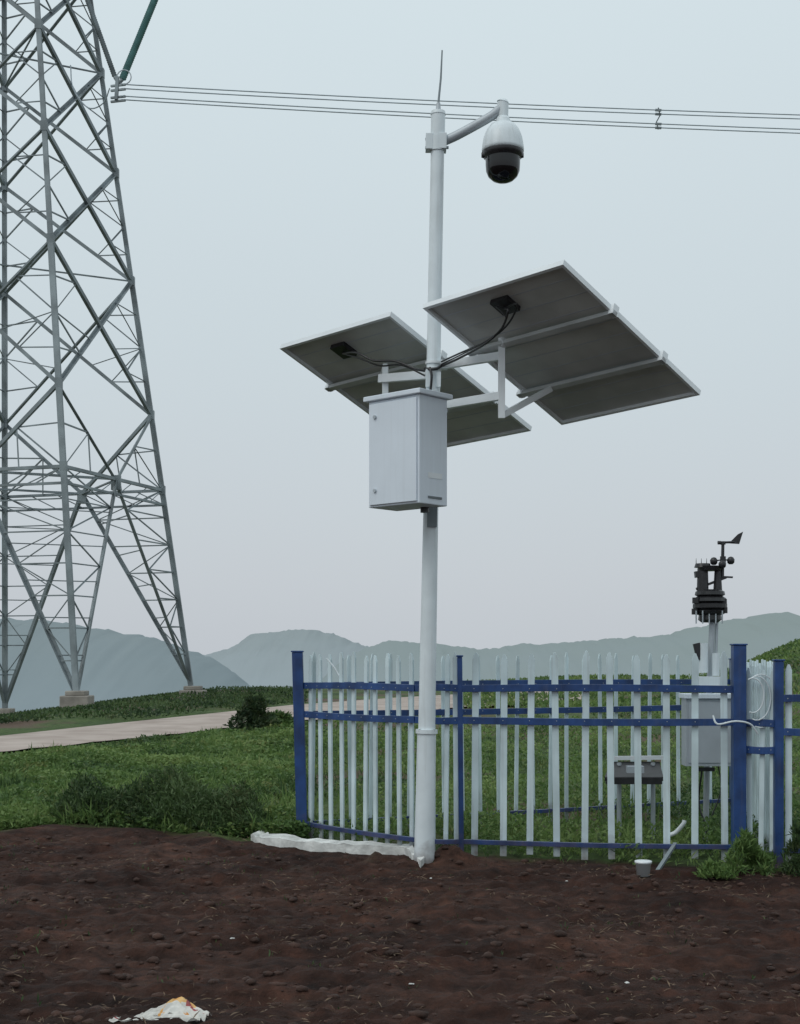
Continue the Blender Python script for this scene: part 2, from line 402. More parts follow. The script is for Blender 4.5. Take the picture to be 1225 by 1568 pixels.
tower=empty('transmission_tower'); tw.obj('lattice_frame',tower)
gp_=MB()
for i in range(4):
    for z_ in (ZB,9.8,14.3,17.9,21.2):
        p=leg(i,z_); gp_.box((p.x-.10,p.y-.10,z_-.15),(p.x+.10,p.y+.10,z_+.15),ST)
    j=(i+1)%4; p=lerp(leg(i,ZB),leg(j,ZB),.5); gp_.box((p.x-.15,p.y-.08,ZB-.35),(p.x+.15,p.y+.08,ZB+.12),ST)
gp_.obj('gusset_plates',tower)
ft=MB()
for i in range(4):
    p=leg(i,0); gz=ground_z[i]; s_=.42; e_=.45 if i==1 else .2
    ft.box((p.x-s_,p.y-s_,gz-.8),(p.x+s_,p.y+s_,gz+e_),'concrete')
    ft.box((p.x-s_*.7,p.y-s_*.7,gz+e_),(p.x+s_*.7,p.y+s_*.7,gz+e_+.14),'concrete')
ft.obj('footings',tower,.03)
ins=MB()
def string(a,b,k,n,r):
    ins.path([a,b],.03,k,6)
    for q in range(n):
        p=lerp(Vector(a),Vector(b),(q+.5)/n); d=(Vector(b)-Vector(a)).normalized()
        ins.tube(p-d*.025,p+d*.025,r,r*.55,k,10)
string(P(126,-22,43.8),P(176,118,42.6),'steel',42,.085)
ins.path([leg(0,24.2),P(126,-22,43.8)],.03,'steel',6)
string(tip,P(187,122,42.5),'teal',64,.115)
ins.path([P(176,118,42.6),P(182,128,42.5),P(187,122,42.5)],.06,'steel',6)
ins.beam(P(180,118,42.5),P(178,153,42.5),.1,.12,'steel')
for yy in (129,136,147,153): ins.beam(P(170,yy+3,42.6),P(192,yy+.5,42.4),.06,.06,'steel')
ring=[P(190,118,42.5)+Vector((.22*math.cos(t),0,.22*math.sin(t))) for t in np.linspace(0,2*math.pi,17)]
ins.path(ring,.018,'steel2',6)
ins.path(smooth_pts([P(168,135,42.6),P(158,158,42.9),P(135,165,43.3),P(112,135,44),P(108,100,44.2)]),.02,'wire',6)
ins.obj('insulator_strings',tower)
pl=MB(); ends=[(129,176),(135.5,182),(147,198),(152.5,204)]
def line_pt(k,px):
    a_,b_=ends[k]; t=(px-186)/1039
    dd=42.4+(.25 if k%2 else 0)+3*t
    py=a_+(b_-a_)*t+3.5*4*t*(1-t)
    return P(px,py,dd)
for k in range(4):
    pl.path([line_pt(k,px) for px in range(186,2200,30)],.018,'wire',6)
for px in (1008,):
    a_=line_pt(0,px)+Vector((0,0,.08));b_=line_pt(3,px)-Vector((0,0,.06))
    pl.path([a_,lerp(a_,b_,.35)+Vector((.06,0,0)),lerp(a_,b_,.65)-Vector((.06,0,0)),b_],.022,'steel',6)
    for k in range(4):
        p=line_pt(k,px); pl.beam(p-Vector((.1,0,0)),p+Vector((.1,0,-.01)),.06,.065,'steel')
plo=pl.obj('power_lines')

# ---------------------------------------------------------------- monitoring pole
PD=9.67
pole=empty('monitoring_pole'); mb=MB()
def PP(py,dx=0): # pole axis
    return P(649.5+(1325-py)*(671-649.5)/(1325-172)+dx,py,PD)
mb.tube(PP(1350),PP(1120),.074,.066,'white',20)
mb.tube(PP(1123),PP(1117),.078,.078,'white',20)
for k in range(4):
    a=math.pi/4+k*math.pi/2; p=PP(1120)+Vector((.071*math.cos(a),.071*math.sin(a),0)); mb.tube(p,p+Vector((0,0,.02)),.007,.007,'steel2',6)
mb.path([PP(1118),PP(780),PP(500),PP(212)],[.060,.053,.049,.047],'white',24)
mb.tube(PP(232),PP(210),.056,.056,'white',20)
mb.tube(PP(212),PP(176),.05,.05,'white',20); mb.tube(PP(176),PP(171),.054,.05,'white',20)
mb.obj('shaft',pole)
an=MB(); an.tube(PP(171),PP(158),.02,.014,'steel2',10); an.path([PP(158),P(675,120,PD),P(677,77,PD)],[.008,.007,.005],'steel',8); an.obj('antenna',pole)
ar=MB()
ar.beam(PP(231,-13),PP(207,-13),.05,.09,'white'); ar.beam(PP(231,8),PP(207,8),.05,.11,'white')
for yy in (213,226): ar.beam(PP(yy,-19),PP(yy,17),.018,.018,'steel')
el=smooth_pts([PP(216,10),P(700,207,PD-.02),P(735,188,PD-.05),P(755,176,PD-.07),P(763,169,PD-.07),P(770,166,PD-.07)])
ar.path(el,.033,'steel2',14)
ar.tube(P(770,157,PD-.07),P(770,186,PD-.07),.04,.037,'white',18)
ar.tube(P(770,157,PD-.07),P(771,153,PD-.07),.043,.03,'white',18)
ar.obj('camera_arm',pole,.003)
cam_c=P(770,230,PD-.07); s=PD/F
dm=MB()
dm.lathe(cam_c,[(0,50*s),(9*s,50*s),(11*s,46*s),(11*s,42*s),(19*s,38*s),(25*s,30*s),(29*s,20*s),(31*s,10*s),(32*s,2*s),(32*s,-2*s),(30.5*s,-3*s)],'white',40)
dm.lathe(cam_c,[(30.5*s,-1*s),(31*s,-4*s),(30*s,-10*s),(27*s,-12*s),(26.5*s,-13*s)],'black',40)
dm.lathe(cam_c,[(26.5*s,-11*s),(26.3*s,-22*s),(25.5*s,-32*s),(22*s,-40*s),(15*s,-46*s),(7*s,-49*s),(0,-50*s)],'glass',40)
dm.lathe(cam_c+Vector((-31*s*.96,-.0,-7*s)),[(0,4*s),(3*s,3*s),(3*s,-4*s),(0,-5*s)],'black',10)
dm.lathe(cam_c+Vector((30*s*.96,-.0,-7*s)),[(0,4*s),(3*s,3*s),(3*s,-4*s),(0,-5*s)],'black',10)
dm.obj('dome_camera',pole)
# enclosure box
near=P(642,770,9.17); zb=near.z; zt=P(642,600,9.17).z
nx_=Vector((near.x,near.y,0)); dl=Vector((-.345,.31,0)); dr=Vector((.195,.215,0))
bx=MB(); q=[nx_,nx_+dl,nx_+dl+dr,nx_+dr]
bx.prism([v+Vector((0,0,zb)) for v in q],(0,0,zt-zb-.012),'boxw')
o=.028; a_=dl.normalized();c_=dr.normalized()
lid=[nx_-a_*o-c_*o,nx_+dl+a_*o-c_*o,nx_+dl+dr+a_*o+c_*o,nx_+dr-a_*o+c_*o]
bx.prism([v+Vector((0,0,zt-.012)) for v in lid],(0,0,.035),'boxw')
bo=bx.obj('control_box',pole,.006)
dd=MB()
out=Vector((dl.y,-dl.x,0)).normalized()
if out.y>0: out=-out
fa=nx_+out*.002
def onface(s_,z_): return fa+dl*s_+Vector((0,0,zb+(zt-zb)*z_))
dd.prism([onface(.035,.02),onface(.965,.02),onface(.965,.955),onface(.035,.955)],out*.012,'boxw')
for zz in (.83,.15):
    p=onface(.84,zz)+out*.012; dd.tube(p,p+out*.012,.014,.013,'steel2',14)
dd.obj('control_box_door',pole,.003)
outr=Vector((dr.y,-dr.x,0)).normalized()
d2=MB()
def onr(s_,z_): return nx_+outr*.001+dr*s_+Vector((0,0,zb+(zt-zb)*z_))
d2.prism([onr(.3,.055),onr(.78,.055),onr(.78,.075),onr(.3,.075)],outr*.006,'steel')
d2.prism([onr(.3,.24),onr(.8,.24),onr(.8,.29),onr(.3,.29)],outr*.002,'frame')
p=Vector((.17,9.45,zb)); d2.tube(p,p-Vector((0,0,.035)),.03,.03,'black',14)
d2.beam(PP(808,2)-Vector((0,.06,0)),PP(772,2)-Vector((0,.06,0)),.07,.03,'steel')
for yy in (625,745): d2.beam(PP(yy)-Vector((.02,.15,0)),PP(yy),.1,.04,'steel2')
d2.beam(PP(595,-8)-Vector((0,.05,0)),PP(568,-8)-Vector((0,.05,0)),.035,.03,'white')
d2.beam(PP(595,8)-Vector((0,.05,0)),PP(572,8)-Vector((0,.05,0)),.03,.03,'white')
d2.obj('control_box_fittings',pole)

# solar panels
def solve(A,B,C,D,dD):
    r=lambda p: np.array([(p[0]-CX)/F,1,(HY-p[1])/F])
    m=np.stack([r(A),-r(B),r(C)],1); s_=np.linalg.solve(m,r(D))
    f=lambda p,k: Vector(r(p)*k*dD)+Vector((0,0,CZ))
    return f(A,s_[0]),f(B,s_[1]),f(C,s_[2]),f(D,1.0)
def panel(A,B,C,D,dD,name,jb):
    A,B,C,D=solve(A,B,C,D,dD); u=A-D; v=C-D; n=u.cross(v).normalized()
    if n.z<0: n=-n
    pt=lambda a,c,h=0: D+u*a+v*c+n*h
    w=.022/u.length; h_=.022/v.length
    mb=MB(); rect=lambda a0,a1,c0,c1,h:[pt(a0,c0,h),pt(a1,c0,h),pt(a1,c1,h),pt(a0,c1,h)]
    mb.prism(rect(0,1,0,h_,0),n*.038,'frame'); mb.prism(rect(0,1,1-h_,1,0),n*.038,'frame')
    mb.prism(rect(0,w,h_,1-h_,0),n*.038,'frame'); mb.prism(rect(1-w,1,h_,1-h_,0),n*.038,'frame')
    mb.prism(rect(w,1-w,h_,1-h_,.024),n*.006,'back')
    mb.prism(rect(w,1-w,h_,1-h_,.031),n*.004,'cell')
    for k in range(1,10):
        c0=k/10; mb.prism(rect(w*1.5,1-w*1.5,c0-.0022,c0+.0022,.0225),n*.0013,'grey')
    mb.obj(name,pole)
    m2=MB()
    for c0 in (.34,.70):
        m2.prism(rect(-.03,1.02,c0-.014,c0+.014,-.03),n*.0295,'rail')
        for a0 in (-.02,.99):
            m2.prism(rect(a0,a0+.03,c0-.018,c0+.018,-.03),n*.075,'frame')
    a0,c0=jb
    m2.prism(rect(a0-.06,a0+.06,c0-.045,c0+.045,-.012),n*.034,'black')
    m2.obj(name+'_rails',pole)
    return pt
pr=panel((862,405),(1072,605),(860,651),(647,472),9.17,'solar_panel',(.47,.13))
plf=panel((597,484),(813,660),(644,693),(428,534),10.35,'solar_panel_rear',(.42,.13))
mt=MB(); W='frame'
tt=P(768,515,9.32); tb=P(768,641,9.32)
mt.beam(tt,tb,.045,.045,W)
mt.beam(PP(560,10),P(768,545,9.32),.04,.055,W); mt.beam(PP(622,10),P(768,606,9.32),.04,.055,W)
mt.beam(tt,pr(.25,.34,-.03),.035,.035,W); mt.beam(tb+Vector((0,0,.02)),pr(.22,.70,-.03),.035,.04,W)
t2=P(590,560,10.0); b2=P(590,660,10.0)
mt.beam(t2,b2,.045,.045,W); mt.beam(PP(574,-8),P(582,580,10.0),.045,.06,W); mt.beam(PP(640,-8),P(590,645,10.0),.045,.05,W)
mt.beam(t2,plf(.5,.34,-.03),.035,.035,W); mt.beam(b2,plf(.4,.72,-.03),.035,.035,W)
for yy in (556,566,620,628):
    mt.tube(PP(yy+2),PP(yy-2),.058,.058,W,20)
mt.beam(PP(566,16),PP(552,16),.05,.05,W); mt.beam(PP(632,18),PP(614,18),.05,.05,W)
mt.obj('panel_mounts',pole,.002)
cb=MB()
j=pr(.47,.13,-.02)
cb.path(smooth_pts([j,P(778,476,8.85),P(768,503,8.95),P(742,527,9.1),P(702,549,9.4),PP(562,14)-Vector((0,.05,0))]),.008,'black',8)
cb.path(smooth_pts([j,P(792,466,8.8),P(778,496,8.95),P(748,521,9.1),P(706,540,9.4),PP(556,12)-Vector((0,.05,0))]),.0065,'black',8)
cb.path(smooth_pts([j,P(760,470,8.9),P(775,488,8.9),P(758,513,9.0),P(716,538,9.3),PP(560,12)-Vector((0,.05,0))]),.005,'black',8)
j2=plf(.42,.13,-.02)
cb.path(smooth_pts([j2,P(546,540,9.9),P(572,552,9.8),P(605,553,9.7),P(636,565,9.62),PP(570,-13)-Vector((0,.04,0))]),.008,'black',8)
cb.path(smooth_pts([j2,P(552,549,9.9),P(582,560,9.8),P(615,559,9.7),PP(577,-13)-Vector((0,.04,0))]),.0065,'black',8)
cb.path([PP(566,-13)-Vector((0,.03,0)),PP(569,-5)-Vector((0,.075,0)),PP(568,5)-Vector((0,.075,0)),PP(560,14)-Vector((0,.03,0))],.011,'black',8)
cb.path(smooth_pts([PP(566,-6)-Vector((0,.07,0)),PP(580,-3)-Vector((0,.09,0)),PP(600,-4)-Vector((0,.08,0))]),.009,'black',8)
cb.obj('panel_cables',pole)

# ---------------------------------------------------------------- fence
def fence(a,b,n,pw,jit=.006,top=1.5,rails=(1.24,1.01,.13),z0=.03,rt=.05,parent=None,name='section',skip=()):
    mb=MB(); a=Vector(a);b=Vector(b); d=(b-a).normalized(); nrm=Vector((d.y,-d.x,0))
    if nrm.y<0: nrm=-nrm     # pickets are fixed on the inner side, rails face outwards
    for k,z in enumerate(rails):
        m=8
        for q in range(m):   # slightly bowed plastic rails
            w0=.008*math.sin(math.pi*q/m)*(1 if k else -1); w1=.008*math.sin(math.pi*(q+1)/m)*(1 if k else -1)
            mb.beam(a.lerp(b,q/m)+Vector((0,0,z-w0)),a.lerp(b,(q+1)/m)+Vector((0,0,z-w1)),.03,rt if k<2 else .032,'blue')
    for i in range(n):
        if i in skip: continue
        p=a.lerp(b,(i+.5)/n)+nrm*.018+d*random.uniform(-.008,.008); h=top+random.uniform(-.022,.014); lean=d*random.uniform(-jit,jit)*3; w=pw/2
        lo=z0+random.uniform(-.03,.015)
        th=nrm*.016
        pts=[p-d*w+Vector((0,0,lo)),p+d*w+Vector((0,0,lo)),p+d*w+lean+Vector((0,0,h-.045)),p+d*w*.3+lean+Vector((0,0,h)),p-d*w*.3+lean+Vector((0,0,h)),p-d*w+lean+Vector((0,0,h-.045))]
        mb.prism(pts,th,'picket')
        for z in rails[:2]:
            q=p-nrm*.033+Vector((0,0,z)); mb.tube(q,q-nrm*.003,.004,.003,'steel2',6)
    return mb.obj(name,parent,.0025)
def post(p,h,w,parent,lean=Vector((0,0,0))):
    mb=MB(); p=Vector(p); b0=p+Vector((0,0,-.2)); t=p+lean+Vector((0,0,h))
    mb.beam(b0,t,w,w,'blue',(0,1,0)); mb.beam(t,t+Vector((0,0,.012)),w+.015,w+.015,'blue',(0,1,0))
    return mb.obj('post',parent,.004)
fen=empty('picket_fence')
def X_(px,d): return ((px-CX)*d/F,d,0)
A=X_(464,11.07); C=X_(636,10.05); C2=X_(707,9.95); R=X_(1131,9.66)
fence(A,C,10,.040,parent=fen,name='panel_side')
fence(C,C2,4,.034,parent=fen,name='panel_short')
fence(C2,R,10,.048,parent=fen,name='panel_front')
B=(3.14,12.9,0); S=X_(1192,9.55)
fence(A,B,25,.034,parent=fen,name='panel_back',jit=.008)
fence(S,B,20,.036,parent=fen,name='panel_end',top=1.44)
fence(S,X_(1400,9.2),7,.045,parent=fen,name='panel_gate',top=1.42,rails=(1.18,.95,.13))
fence((R[0]+.03,R[1]+.02,0),S,3,.036,parent=fen,name='panel_gate_side',top=1.38,rails=(1.0,.82,.1))
post(A,1.51,.085,fen,Vector((-.045,0,0))); post(R,1.55,.09,fen); post(C2,1.47,.036,fen,Vector((-.015,0,0))); post(S,1.44,.06,fen); post(B,1.45,.07,fen); post(X_(1400,9.2),1.45,.07,fen)
wr=MB()
c=Vector((R[0]+.08,R[1]-.08,1.2))
for k in range(3):
    rr=.11+.03*k
    wr.path([c+Vector((rr*.7*math.cos(t)+.03*k,0.01*k,rr*1.1*math.sin(t)-.02*k)) for t in np.linspace(-1.9,2.0,18)],.005,'white',6)
wr.path(smooth_pts([Vector((R[0]-.2,R[1]-.08,1.06)),Vector((R[0]-.17,R[1]-.1,1.0)),Vector((R[0]-.05,R[1]-.1,1.02)),Vector((R[0]+.06,R[1]-.08,1.0)),Vector((R[0]+.12,R[1]-.06,.93))]),.007,'white',6)
wr.path([P(500,1008,10.8),P(512,1022,10.78),P(524,1043,10.75)],.006,'white',6)
wr.obj('loose_cable',fen)

# ---------------------------------------------------------------- white curb: broken, tilted slabs
cu=MB(); cps=[(384,1290),(400,1294),(480,1302),(550,1306),(618,1310),(644,1331)]
gp=[G(*c) for c in cps]; fine=[]
for a_,b_ in zip(gp[:-1],gp[1:]):
    for q in range(6): fine.append(lerp(a_,b_,q/6))
fine.append(gp[-1])
nf=len(fine)
for i in range(nf-1):
    a_,b_=fine[i],fine[i+1]
    def hh(t): return .062+.022*noise.noise(Vector((t*.45,0,0)))+.012*noise.noise(Vector((t*1.9,2,0)))
    def ww(t): return .10+.08*noise.noise(Vector((t*.5,3,0)))+.04*noise.noise(Vector((t*2.1,5,0)))
    ha,hb,wa,wb=hh(i),hh(i+1),ww(i),ww(i+1)
    if i<11: wa+=.16*(11-i)/11; wb+=.16*(10-i)/11
    Z=Vector((0,0,1)); Y=Vector((.3,1,0)).normalized()
    dz=Z*.012
    vs=[a_-Z*.1,b_-Z*.1,b_+Z*hb,a_+Z*ha,a_+Z*ha+Y*wa+dz,b_+Z*hb+Y*wb+dz,b_-Z*.1+Y*wb,a_-Z*.1+Y*wa]
    cu.add(vs,[(0,1,2,3),(3,2,5,4),(4,5,6,7)],'curb')
    if i==0: cu.add(vs,[(0,3,4,7)],'curb')
    if i==nf-2: cu.add(vs,[(1,6,5,2)],'curb')
cu.obj('concrete_curb')

# ---------------------------------------------------------------- weather station
ws=empty('weather_station'); D1=10.9; s=D1/F
w1=MB(); w1.path([P(1080,1300,D1),P(1084,1100,D1),P(1091,945,D1)],.024,'steel2',14); w1.tube(P(1098,950,D1),P(1096,1010,D1),.012,.012,'steel2',8); w1.obj('mast',ws)
w2=MB()
cc=P(1087,925,D1)
prof=[(0,22),(16,22),(22,19),(23,14),(19,12),(24,9),(25,4),(20,2),(26,0),(26,-6),(21,-8),(24,-11),(22,-15),(17,-17),(18,-24),(13,-28),(0,-28)]
w2.lathe(cc,[(r_*s,z_*s) for r_,z_ in prof],'black',18,False)
for (x,y,r_) in ((1066,915,6),(1108,917,5),(1064,932,5),(1110,930,4),(1076,942,5)):
    w2.tube(P(x,y,D1-.05),P(x,y+9,D1-.05),r_*s,r_*s,'black',10)
w2.tube(P(1076,870,D1),P(1076,906,D1),8*s,9*s,'black',14); w2.tube(P(1099,874,D1),P(1099,908,D1),5*s,7*s,'black',14)
w2.tube(P(1087,867,D1),P(1087,874,D1),19*s,17*s,'black',20)
w2.tube(P(1076,863,D1),P(1076,869,D1),11*s,13*s,'black',20)
w2.beam(P(1064,880,D1),P(1080,878,D1),.05,.05,'black')
w2.beam(P(1066,902,D1),P(1112,884,D1),.02,.02,'black')
w2.beam(P(1100,883,D1),P(1122,884,D1),.014,.014,'black')
for k in range(5): w2.tube(P(1066+10*k,935,D1-.1),P(1066+10*k,955,D1-.1),1.3*s,1.0*s,'steel2',6)
for k in range(4): w2.tube(P(1066+8*k,864,D1),P(1066+8*k,855,D1),.7*s,.3*s,'black',5)
w2.obj('sensor_cluster',ws)
w3=MB()
w3.tube(P(1106,884,D1),P(1107,830,D1),2.8*s,2.4*s,'black',10)
w3.tube(P(1107,862,D1),P(1107,852,D1),4.5*s,4.5*s,'black',12)
for (x,y,dy) in ((1093,859,0),(1119,858,0),(1106,864,-.07)):
    w3.tube(P(1107,857,D1),P(x,y,D1+dy),.006,.006,'black',6)
    c=P(x,y,D1+dy); rr=6.0*s
    w3.lathe(c,[(0,rr),(rr*.6,rr*.8),(rr,0.2*rr),(rr*.9,-.6*rr),(rr*.5,-rr),(0,-rr)],'black',12)
w3.tube(P(1107,834,D1),P(1107,829,D1),4*s,4*s,'black',10)
w3.tube(P(1099,831,D1),P(1124,830,D1),1.8*s,1.8*s,'black',8)
w3.tube(P(1099,831,D1),P(1104,831,D1),2.8*s,2.8*s,'black',8)
w3.prism([P(1116,832,D1),P(1130,818,D1),P(1138,814,D1),P(1132,833,D1)],(0,.008,0),'black')
w3.obj('wind_vane_anemometer',ws)
w4=MB()
w4.box((P(1046,0,10.75).x,10.65,P(0,1172,10.75).z),(P(1121,0,10.75).x,10.82,P(0,1068,10.75).z),'grey')
w4.box((P(1043,0,10.75).x,10.62,P(0,1069,10.75).z),(P(1124,0,10.75).x,10.85,P(0,1062,10.75).z),'boxw')
w4.box((P(1050,0,10.75).x,10.642,P(0,1167,10.75).z),(P(1116,0,10.75).x,10.648,P(0,1074,10.75).z),'grey')
w4.obj('data_logger_box',ws,.004)
w5=MB()
w5.tube(P(1077,985,10.8),P(1077,1030,10.8),.035,.035,'white',14); w5.tube(P(1096,1000,10.8),P(1096,1035,10.8),.03,.03,'white',14)
w5.box((P(1070,0,10.75).x,10.72,P(0,1050,10.75).z),(P(1104,0,10.75).x,10.8,P(0,1036,10.75).z),'white')
w5.beam(P(1066,985,10.8),P(1072,1010,10.8),.05,.04,'black')
w5.beam(P(1066,1178,10.7),P(1094,1178,10.7),.03,.03,'black')
w5.path(smooth_pts([P(1075,1178,10.7),P(1070,1230,10.75),P(1082,1270,10.7),P(1076,1300,10.7)]),.008,'black',6)
w5.path(smooth_pts([P(1100,1172,10.7),P(1104,1210,10.7),P(1090,1250,10.7)]),.006,'black',6)
w5.obj('sensor_brackets',ws,.002)
es=empty('equipment_stand'); D2=10.6; e1=MB()
e1.prism([P(926,1196,D2-.1),P(1016,1196,D2-.1),P(1010,1172,D2+.15),P(934,1172,D2+.15)],(0,0,.03),'black')
e1.prism([P(928,1191,D2-.12),P(1014,1191,D2-.12),P(1014,1201,D2-.12),P(928,1201,D2-.12)],(0,.03,0),'black')
e1.beam(P(930,1161,D2+.16),P(1019,1160,D2+.16),.03,.03,'frame')
for px in (948,976,1000):
    e1.tube(P(px,1168,D2+.1),P(px,1303,D2+.1),.018,.018,'steel2',10)
e1.beam(P(960,1178,D2-.12),P(985,1178,D2-.12),.08,.05,'grey')
e1.obj('stand_frame',es)
bk=MB(); c=G(985,1341); c=Vector((c.x,c.y+.0,.0)); 
bk.lathe(c,[(0,0),(.044,0),(.052,.085),(.058,.085),(.058,.1),(.047,.103),(0,.105)],'frame',20)
bk.obj('plastic_bucket')
dp=MB(); dp.beam(G(1004,1338)+Vector((0,0,.0)),P(1034,1292,9.75),.025,.02,'steel'); dp.path(smooth_pts([P(1020,1280,10),P(1034,1275,10),P(1046,1262,9.98),P(1048,1256,9.98)]),.016,'frame',10); dp.obj('drain_pipe')

# ---------------------------------------------------------------- litter
M['wrap_w']=mat('wrapper_white',(.62,.61,.57),.5,0,.12,14)
M['wrap_o']=mat('wrapper_orange',(.62,.27,.05),.5,0,.3,16,col2=(.7,.5,.22))
M['wrap_r']=mat('wrapper_red',(.30,.06,.06),.5,0,.3,30)
c0=G(248,1564); n=34; vs=[];wp=MB()
for i in range(n):
    for j in range(n):
        u=(i/(n-1)-.5); v=(j/(n-1)-.5)
        wdt=.15*(1-.92*abs(u-.1)**.7)
        pk=max(0,1-abs(u-.12)/.45)
        x=u*.35+.05*v; y=v*wdt-.05*(1-pk)
        z=.02+.055*pk*sm(v+.5)+.04*abs(noise.noise(Vector((u*6,v*4,1))))*pk+.02*noise.noise(Vector((u*11,v*9,4)))
        vs.append((c0.x+x,c0.y+y,z))
for i in range(n-1):
    for j in range(n-1):
        u=(i/(n-1)-.5); v=(j/(n-1)-.5); q=noise.noise(Vector((u*3,v*3,8)))
        k='wrap_w'
        if u>-.02 and u<.3 and v+q*.6>.0: k='wrap_o'
        if u>.22 and abs(v-.1+q*.5)<.07: k='wrap_r'
        if u<-.3 and abs(v+.1)<.06: k='wrap_r'
        o_=[i*n+j,i*n+j+1,(i+1)*n+j+1,(i+1)*n+j]
        wp.add([vs[t] for t in o_],[(0,1,2,3)],k)
wp.obj('paper_litter')

# ---------------------------------------------------------------- vegetation
def leaves(name,pos,ln,wd,up,matk,parent=None):
    N_=len(pos); az=rng.uniform(0,2*np.pi,N_)
    el=np.clip(rng.normal(up,.35,N_),-.3,1.5)
    d=np.stack([np.cos(az)*np.cos(el),np.sin(az)*np.cos(el),np.sin(el)],1)
    r=rng.normal(size=(N_,3)); sd=np.cross(d,r); sd/=np.linalg.norm(sd,axis=1)[:,None]+1e-9
    L_=ln[:,None]; W_=wd[:,None]
    v=np.stack([pos,pos+d*L_*.45+sd*W_*.5,pos+d*L_+np.array([0,0,-.15])*L_,pos+d*L_*.45-sd*W_*.5],1).reshape(-1,3)
    me=bpy.data.meshes.new(name); me.vertices.add(4*N_); me.vertices.foreach_set('co',v.reshape(-1))
    me.loops.add(4*N_); me.loops.foreach_set('vertex_index',np.arange(4*N_)); me.polygons.add(N_); me.polygons.foreach_set('loop_start',np.arange(0,4*N_,4)); me.polygons.foreach_set('loop_total',np.full(N_,4))
    at=me.attributes.new('tone','FLOAT','POINT'); at.data.foreach_set('value',np.repeat(rng.uniform(0,1,N_),4).astype(np.float32))
    me.update(); me.validate(); me.materials.append(M[matk]); o=bpy.data.objects.new(name,me); scene.collection.objects.link(o)
    if parent: o.parent=parent
    return o
def nv(x,y,s,k=0): return noise.noise(Vector((x*s,y*s,k)))
roadx=[];roady=[]
for p_ in nr: g_=G(*p_); roadx.append(g_.x/g_.y); roady.append(g_.y)
def roadnear(x,y): return float(np.interp(x/y,roadx,roady))
def field(name,n,pxr,dr_,hfun,lsize,matk,up=.5,power=1.0,asp=.45):
    pos=[];ln=[]
    while len(pos)<n:
        d=dr_[0]+(dr_[1]-dr_[0])*random.random()**power
        x=(random.uniform(*pxr)-CX)*d/F
        if d<soil_edge(x)+.3*nv(x,d,1.7,5)+.1: continue
        rn=roadnear(x,d)
        if x/d<.14 and d>rn-.6 and d<rn+16: continue
        if x/d<.14 and d>30 : continue
        h=hfun(x,d)*min(1,.25+(max(0,rn-d))/5 if x/d<.14 else 1)
        if h<=0: continue
        pos.append((x,d,H(x,d)+h*random.random()**.7)); ln.append(lsize*(.5+1.0*random.random()**1.5)*(d/12)**.5)
    ln=np.array(ln); return leaves(name,np.array(pos),ln,ln*asp,up,matk)
def h1(x,d):
    h=.09+.15*nv(x,d,.7)+.12*nv(x,d,2.2,3)
    if nv(x,d,1.1,66)<-.3: return 0
    return max(.03,h)
field('grass',140000,(-80,470),(10.9,29),h1,.050,'leaf',.4,1.5)
def h2(x,d):
    v=nv(x,d,.8,9); return .15+.16*v if v>-.12 else 0
field('grass',60000,(450,1330),(9.5,34),h2,.045,'leaf',.7,1.5)
def hedge(x,d):
    px=CX+x*F/d; e=soil_edge(x); k=math.exp(-((d-e-.5)/.5)**2)
    win=sm((px-60)/80)*sm((430-px)/60)
    return max(0,(.36+.36*nv(x,d,1.8,12))*k*win) if k*win>.15 else 0
field('tall_weeds',26000,(40,440),(10.9,13),hedge,.06,'leafd',.8,1.0,.22)
def blades(name,centers,n,r,h,w,matk):
    pos=[];ln=[];wd=[]
    for (c,sc) in centers:
        for _ in range(int(n*sc)):
            a_=random.uniform(0,6.28); q=r*sc*abs(random.gauss(0,.5))
            pos.append((c[0]+q*math.cos(a_),c[1]+q*math.sin(a_),c[2]+random.random()*.35*h*sc)); l=h*sc*random.uniform(.35,.85); ln.append(l); wd.append(w*random.uniform(.6,1.4))
    return leaves(name,np.array(pos),np.array(ln),np.array(wd),1.05,matk)
cs=[]
for _ in range(1000):
    d=11+16*random.random()**1.6; x=(random.uniform(-60,455)-CX)*d/F
    if d<soil_edge(x)+.1 or d>roadnear(x,d)-1.5: continue
    cs.append(((x,d,H(x,d)),random.uniform(.4,1.1)))
for _ in range(600):
    d=10+14*random.random()**1.4; x=(random.uniform(460,1300)-CX)*d/F
    if d<soil_edge(x)+.2: continue
    cs.append(((x,d,H(x,d)),random.uniform(.5,1.2)))
for _ in range(200):
    x=random.uniform(-3.6,3.2)
    if -1.3<x<.2: continue
    d=soil_edge(x)+random.gauss(.15,.16)
    cs.append(((x,d,Hn(x,d)),random.uniform(.15,.55)))
blades('grass_tufts',cs,16,.18,.28,.012,'leaf')
def bush(name,c,R,h,n,ls,matk,asp=.3,up=.7,flat=1):
    pos=[];ln=[]
    for _ in range(n):
        a_=random.uniform(0,6.28); t=random.random(); rr=R*math.sqrt(random.random())*(1-.75*t**1.6)
        x=c[0]+rr*math.cos(a_); y=c[1]+rr*math.sin(a_)*flat
        hh=h*(.75+.6*nv(x*2,y*2,3,8))*t
        if nv(x,y+hh*2,7,4)<-.12: continue
        pos.append((x,y,c[2]+hh)); ln.append(ls*random.uniform(.5,1.4))
    ln=np.array(ln); return leaves(name,np.array(pos),ln,ln*asp,up,matk)
g_=G(1150,1338); bush('weed_bush',(g_.x,g_.y,0),.20,.36,3000,.06,'leaf',.16,.95)
g_=G(1098,1345); bush('weed_bush',(g_.x,g_.y,0),.14,.14,1300,.045,'leaf',.25,.9)
g_=G(1225,1342); bush('weed_bush',(g_.x,g_.y,0),.13,.36,1800,.06,'leafd',.16,.95)
g_=G(388,1122); bush('shrub',(g_.x,g_.y,g_.z),.55,.76,5200,.11,'leafd',.3)
